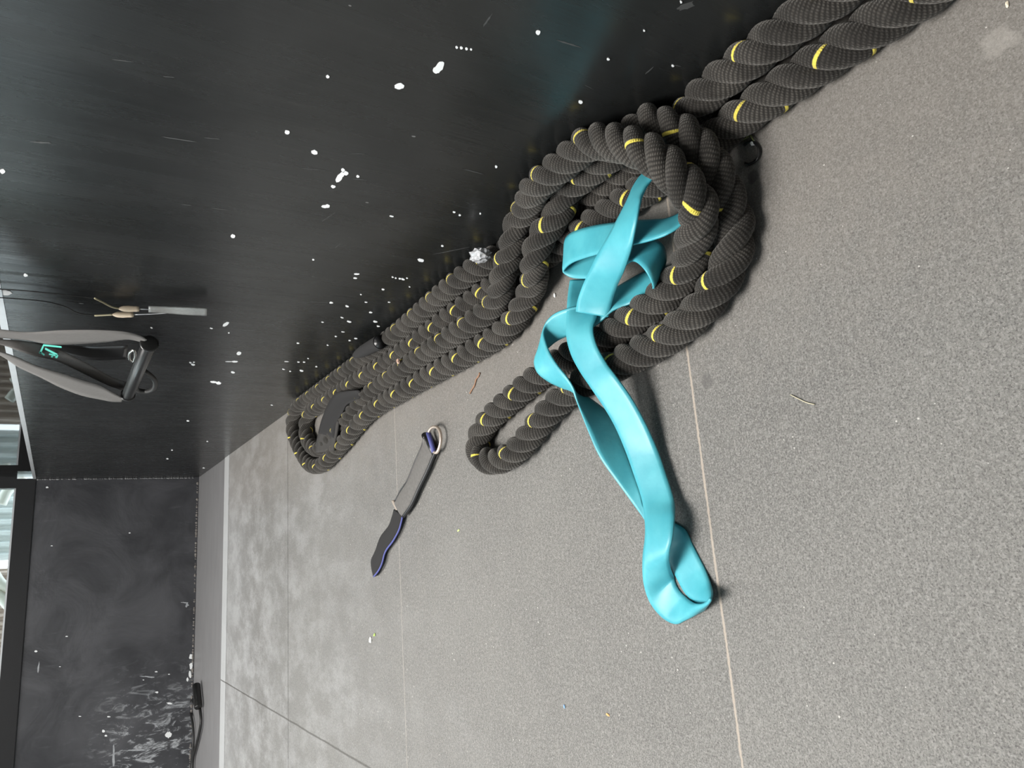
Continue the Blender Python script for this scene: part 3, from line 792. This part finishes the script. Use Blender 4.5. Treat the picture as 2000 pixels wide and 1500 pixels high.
# ------------------------------------------------------------------ ankle strap on the floor
Z3 = dict(ox=680, oy=800, sc=4.284)
ak = empty('ankle_strap', tuple(at(800, 950, 0.0)))
tag(ak, 'black webbing ankle strap with metal D-ring and felt tail, lying flat on the grey floor', 'ankle strap')
M_web2 = simple('worn_webbing', (0.105, 0.10, 0.095), 0.8, noise=0.35, nscale=160)
ribbon_w('webbing', F_([(640,215),(625,290),(560,440),(500,590),(440,680),(395,765)], .020, **Z3), F_([(728,362),(712,395),(668,505),(600,645),(530,800),(462,895)], .014, **Z3), 0.010, M_web2, ak, cols=6, bulge=0.002)
ribbon_w('felt_tail', F_([(385,835),(368,900),(345,965),(270,1070),(230,1180),(193,1270),(200,1340),(215,1395)], .008, **Z3),
         F_([(462,885),(452,930),(432,990),(380,1090),(312,1190),(282,1290),(250,1350),(225,1396)], .014, **Z3), 0.006, M_webdark, ak, cols=6)
tube('blue_edging', catmull(np.array(F_([(455,895),(445,940),(428,1000),(378,1095),(310,1192),(282,1290),(252,1350),(215,1396)], .019, **Z3)), 4), 0.0022, M_blue, ak, sides=8)
dr = F_([(670,195),(690,160),(722,143),(755,160),(772,200),(775,260),(762,320),(742,358),(718,356)], .022, **Z3)
drs = catmull(np.array(dr), 5)
tube('d_ring', drs, 0.0035, M_brass, ak, sides=10)
tube('d_ring_bar', F_([(670,195),(692,265),(718,356)], .022, **Z3), 0.0052, M_blue, ak, sides=10)['label'] = 'blue thread wrapped along the bar of the ring'
tube('edge_binding', catmull(np.array(F_([(640,215),(625,290),(560,440),(500,590),(440,680),(395,765)], .024, **Z3)), 5), 0.0028, M_sill, ak, sides=8)
tube('edge_binding', catmull(np.array(F_([(728,362),(708,405),(664,510),(596,650),(526,802),(462,895)], .020, **Z3)), 5), 0.0040, M_sill, ak, sides=8)
tube('fold_end', F_([(640,212),(728,365)], .016, **Z3), 0.008, M_sill, ak, sides=12)
ribbon_w('buckle', F_([(362,762),(380,800),(402,842)], .022, **Z3), F_([(380,756),(398,795),(418,836)], .024, **Z3), 0.0035, M_brass, ak)

# ------------------------------------------------------------------ tubing handle at the foot of the far wall
Z4 = dict(ox=0, oy=1250, sc=4.444)
jr = empty('exercise_tube', tuple(at(386, 1360, 0.0)))
tag(jr, 'black rubber exercise tube with cylindrical handle, lying at the foot of the back wall', 'exercise tube')
ha, hb = F_([(1703,385),(1722,590)], .034, **Z4)
tube('handle', [ha, ha + (hb - ha) * .04, (ha + hb) / 2, hb - (hb - ha) * .04, hb], [.017, .0205, .0205, .0205, .017], M_black, jr, sides=20)
tube('cord', catmull(np.array(F_([(1735,590),(1745,700),(1725,830),(1700,930),(1672,1050),(1668,1200)], .014, **Z4)), 5), 0.0075, M_rubber, jr, sides=10)
tube('cord', catmull(np.array(F_([(1690,560),(1655,530),(1648,600),(1672,720),(1680,860),(1672,980),(1660,1080),(1650,1200)], .012, **Z4)), 5), 0.0065, M_rubber, jr, sides=10)

# ------------------------------------------------------------------ cloth straps among the rope lanes
cs = empty('cloth_strap', tuple(at(650, 800, 0.0)))
tag(cs, 'crumpled black cloth strap tucked between the rope lanes near their far bend', 'strap')
ribbon_w('band', F_([(622,846),(628,822),(640,792),(654,770),(676,764),(700,762)], .075, 0, 0, 1), F_([(654,856),(656,830),(668,808),(676,792),(690,784),(704,776)], .07), 0.006, M_webdark, cs, cols=6, bulge=0.006)
M_greyrag = simple('grey_cloth', (0.035, 0.033, 0.031), 0.9, noise=0.3, nscale=120)
ribbon_w('sleeve', F_([(618,884),(620,860),(626,838),(632,818)], .07), F_([(652,880),(656,858),(660,838),(662,822)], .07), 0.012, M_greyrag, cs, cols=6, bulge=0.012)
sl = empty('cloth_sleeve', tuple(atx(718, 675, -0.02)))
tag(sl, 'short black cloth sleeve standing between the rope and the black wall', 'sleeve')
sA, sB = at(694, 694, .085), at(742, 668, .09)
tt_ = np.linspace(0, 1, 7)
tube('sleeve_cloth', [sA + (sB - sA) * t for t in tt_], [.008, .0125, .015, .016, .0165, .017, .0175], M_webdark, sl, sides=18, caps=False)
tube('sleeve_lining', [sB + (sB - sA) * .02, sB - (sB - sA) * .12], [.0168, .010], M_sill, sl, sides=18)

# ------------------------------------------------------------------ crumpled plastic and litter
def crumple(name, c, sx, sy, sz, m, sub=3, amp=0.35, seed=1):
    rr = random.Random(seed)
    bm = bmesh.new(); bmesh.ops.create_icosphere(bm, subdivisions=sub, radius=1)
    for v in bm.verts:
        k = 1 + rr.uniform(-amp, amp)
        v.co = Vector((v.co.x * sx * k, v.co.y * sy * k, v.co.z * sz * k))
    me = bpy.data.meshes.new(name); bm.to_mesh(me); bm.free()
    o = link(name, me, m); o.location = V(c); return o
M_foil = simple('crinkled_clear_plastic', (0.55, 0.56, 0.58), 0.12, 0.25, noise=0.6, nscale=120, coat=1.0)
o = crumple('plastic_wrapper', at(938, 498, .125) , 0.012, 0.022, 0.019, M_foil, 3, 0.15, 4)
o.location.x = min(o.location.x, -0.018)
tag(o, 'crumpled scrap of clear silvery plastic wedged between the rope and the wall', 'plastic wrapper')
rc = at(1464, 300, 0.004)
ar = [at(x, y, 0.005) for x, y in ((1453,284),(1461,278),(1470,277),(1478,283),(1483,294),(1481,307),(1473,316),(1462,321),(1455,319))]
o = tube('wire_ring', catmull(np.array(ar), 5), 0.0018, M_black, None, sides=8)
tag(o, 'small open black wire ring on the floor beside the rope crossing', 'ring')
def bit(name, px, py, sx, sy, sz, col, label, cat, seed, rot=0.0, z=None):
    m = simple('bit_' + name, col, 0.7)
    c = at(px, py, 0.0) if z is None else at(px, py, z)
    o = crumple(name, (c[0], c[1], c[2] + sz * 0.8), sx, sy, sz, m, 2, 0.25, seed)
    o.rotation_euler.z = rot
    return tag(o, label, cat)
bit('foam_crumb', 1473, 281, .0035, .0035, .003, (.85, .85, .83), 'tiny white crumb at the open black wire ring', 'crumb', 2)
bit('foam_crumb', 1085, 577, .0035, .0025, .002, (.8, .8, .77), 'tiny white curled crumb between the rope lanes and the teal band', 'crumb', 3)
bit('paper_scrap', 725, 1250, .007, .006, .003, (.85, .85, .82), 'small white paper scrap on the floor below the ankle strap', 'paper scrap', 5)
bit('leaf_fragment', 732, 1240, .0035, .007, .0015, (.30, .42, .10), 'small green leaf fragment touching the white paper scrap', 'leaf', 6, 0.4)
bit('leaf_fragment', 896, 1036, .002, .006, .0012, (.45, .55, .22), 'tiny pale green leaf fragment on the floor beside the ankle strap', 'leaf', 7, 0.3)
bit('orange_crumb', 1188, 1396, .004, .0018, .001, (.65, .36, .14), 'tiny orange crumb on the open floor beyond the teal band', 'crumb', 8, 1.3)
bit('blue_crumb', 1103, 1380, .003, .002, .001, (.18, .32, .55), 'tiny blue crumb on the open floor beyond the teal band', 'crumb', 9)
bit('peach_scrap', 780, 706, .008, .004, .004, (.62, .42, .33), 'small peach-coloured scrap caught between two rope lanes', 'scrap', 10, 0.5, .085)
bit('pale_pebble', 1968, 9, .003, .0015, .001, (.7, .62, .48), 'tiny tan chip on the floor at the edge near the rope', 'chip', 12)
M_straw = simple('dry_straw', (0.50, 0.46, 0.33), 0.8)
o = tube('straw_fibre', catmull(np.array([at(x, y, .002) for x, y in ((1544,771),(1560,779),(1575,786),(1591,790))]), 4), 0.0006, M_straw, None, sides=6)
tag(o, 'thin pale straw fibre alone on the open grey floor', 'straw')
M_twig = simple('brown_twig', (0.28, 0.16, 0.10), 0.8)
o = tube('twig', catmull(np.array([at(x, y, .003) for x, y in ((937,728),(935,734),(930,741),(927,752),(921,762),(918,768))]), 4), [0.0018, .002, .0016, .0011] * 5 + [0.0024], M_twig, None, sides=6)
tag(o, 'small brown twig on the floor beside the rope lanes', 'twig')
M_grass = simple('dry_grass', (0.20, 0.24, 0.09), 0.8)
rg_ = random.Random(11); tv = []
o = tube('grass_tuft', catmull(np.array([at(1458 + rg_.uniform(-14, 14), 264 + rg_.uniform(-9, 11), rg_.uniform(.002, .014)) for _ in range(16)]), 4), 0.00055, M_grass, None, sides=5)
tag(o, 'tangle of dry green grass fibres between the rope and the black wire ring', 'grass')

# pale hoses and a small blue fitting outside the end window
for lb, pts in (('short pale curved hose outside the end window, nearer the wall corner', [(2,985),(14,960),(30,945),(46,930)]),
                ('long pale curved hose outside the end window, halfway along it', [(-12,1120),(2,1140),(20,1150),(34,1172)]),
                ('second pale hose outside the end window, hanging just beyond the long one', [(-12,1158),(4,1168),(16,1182),(30,1192)])):
    o = tube('curved_hose', catmull(np.array([aty(a, b, YB + 0.35) for a, b in pts]), 6), 0.028, M_white, None, sides=14)
    tag(o, lb, 'hose', 'pale hoses outside the end window')
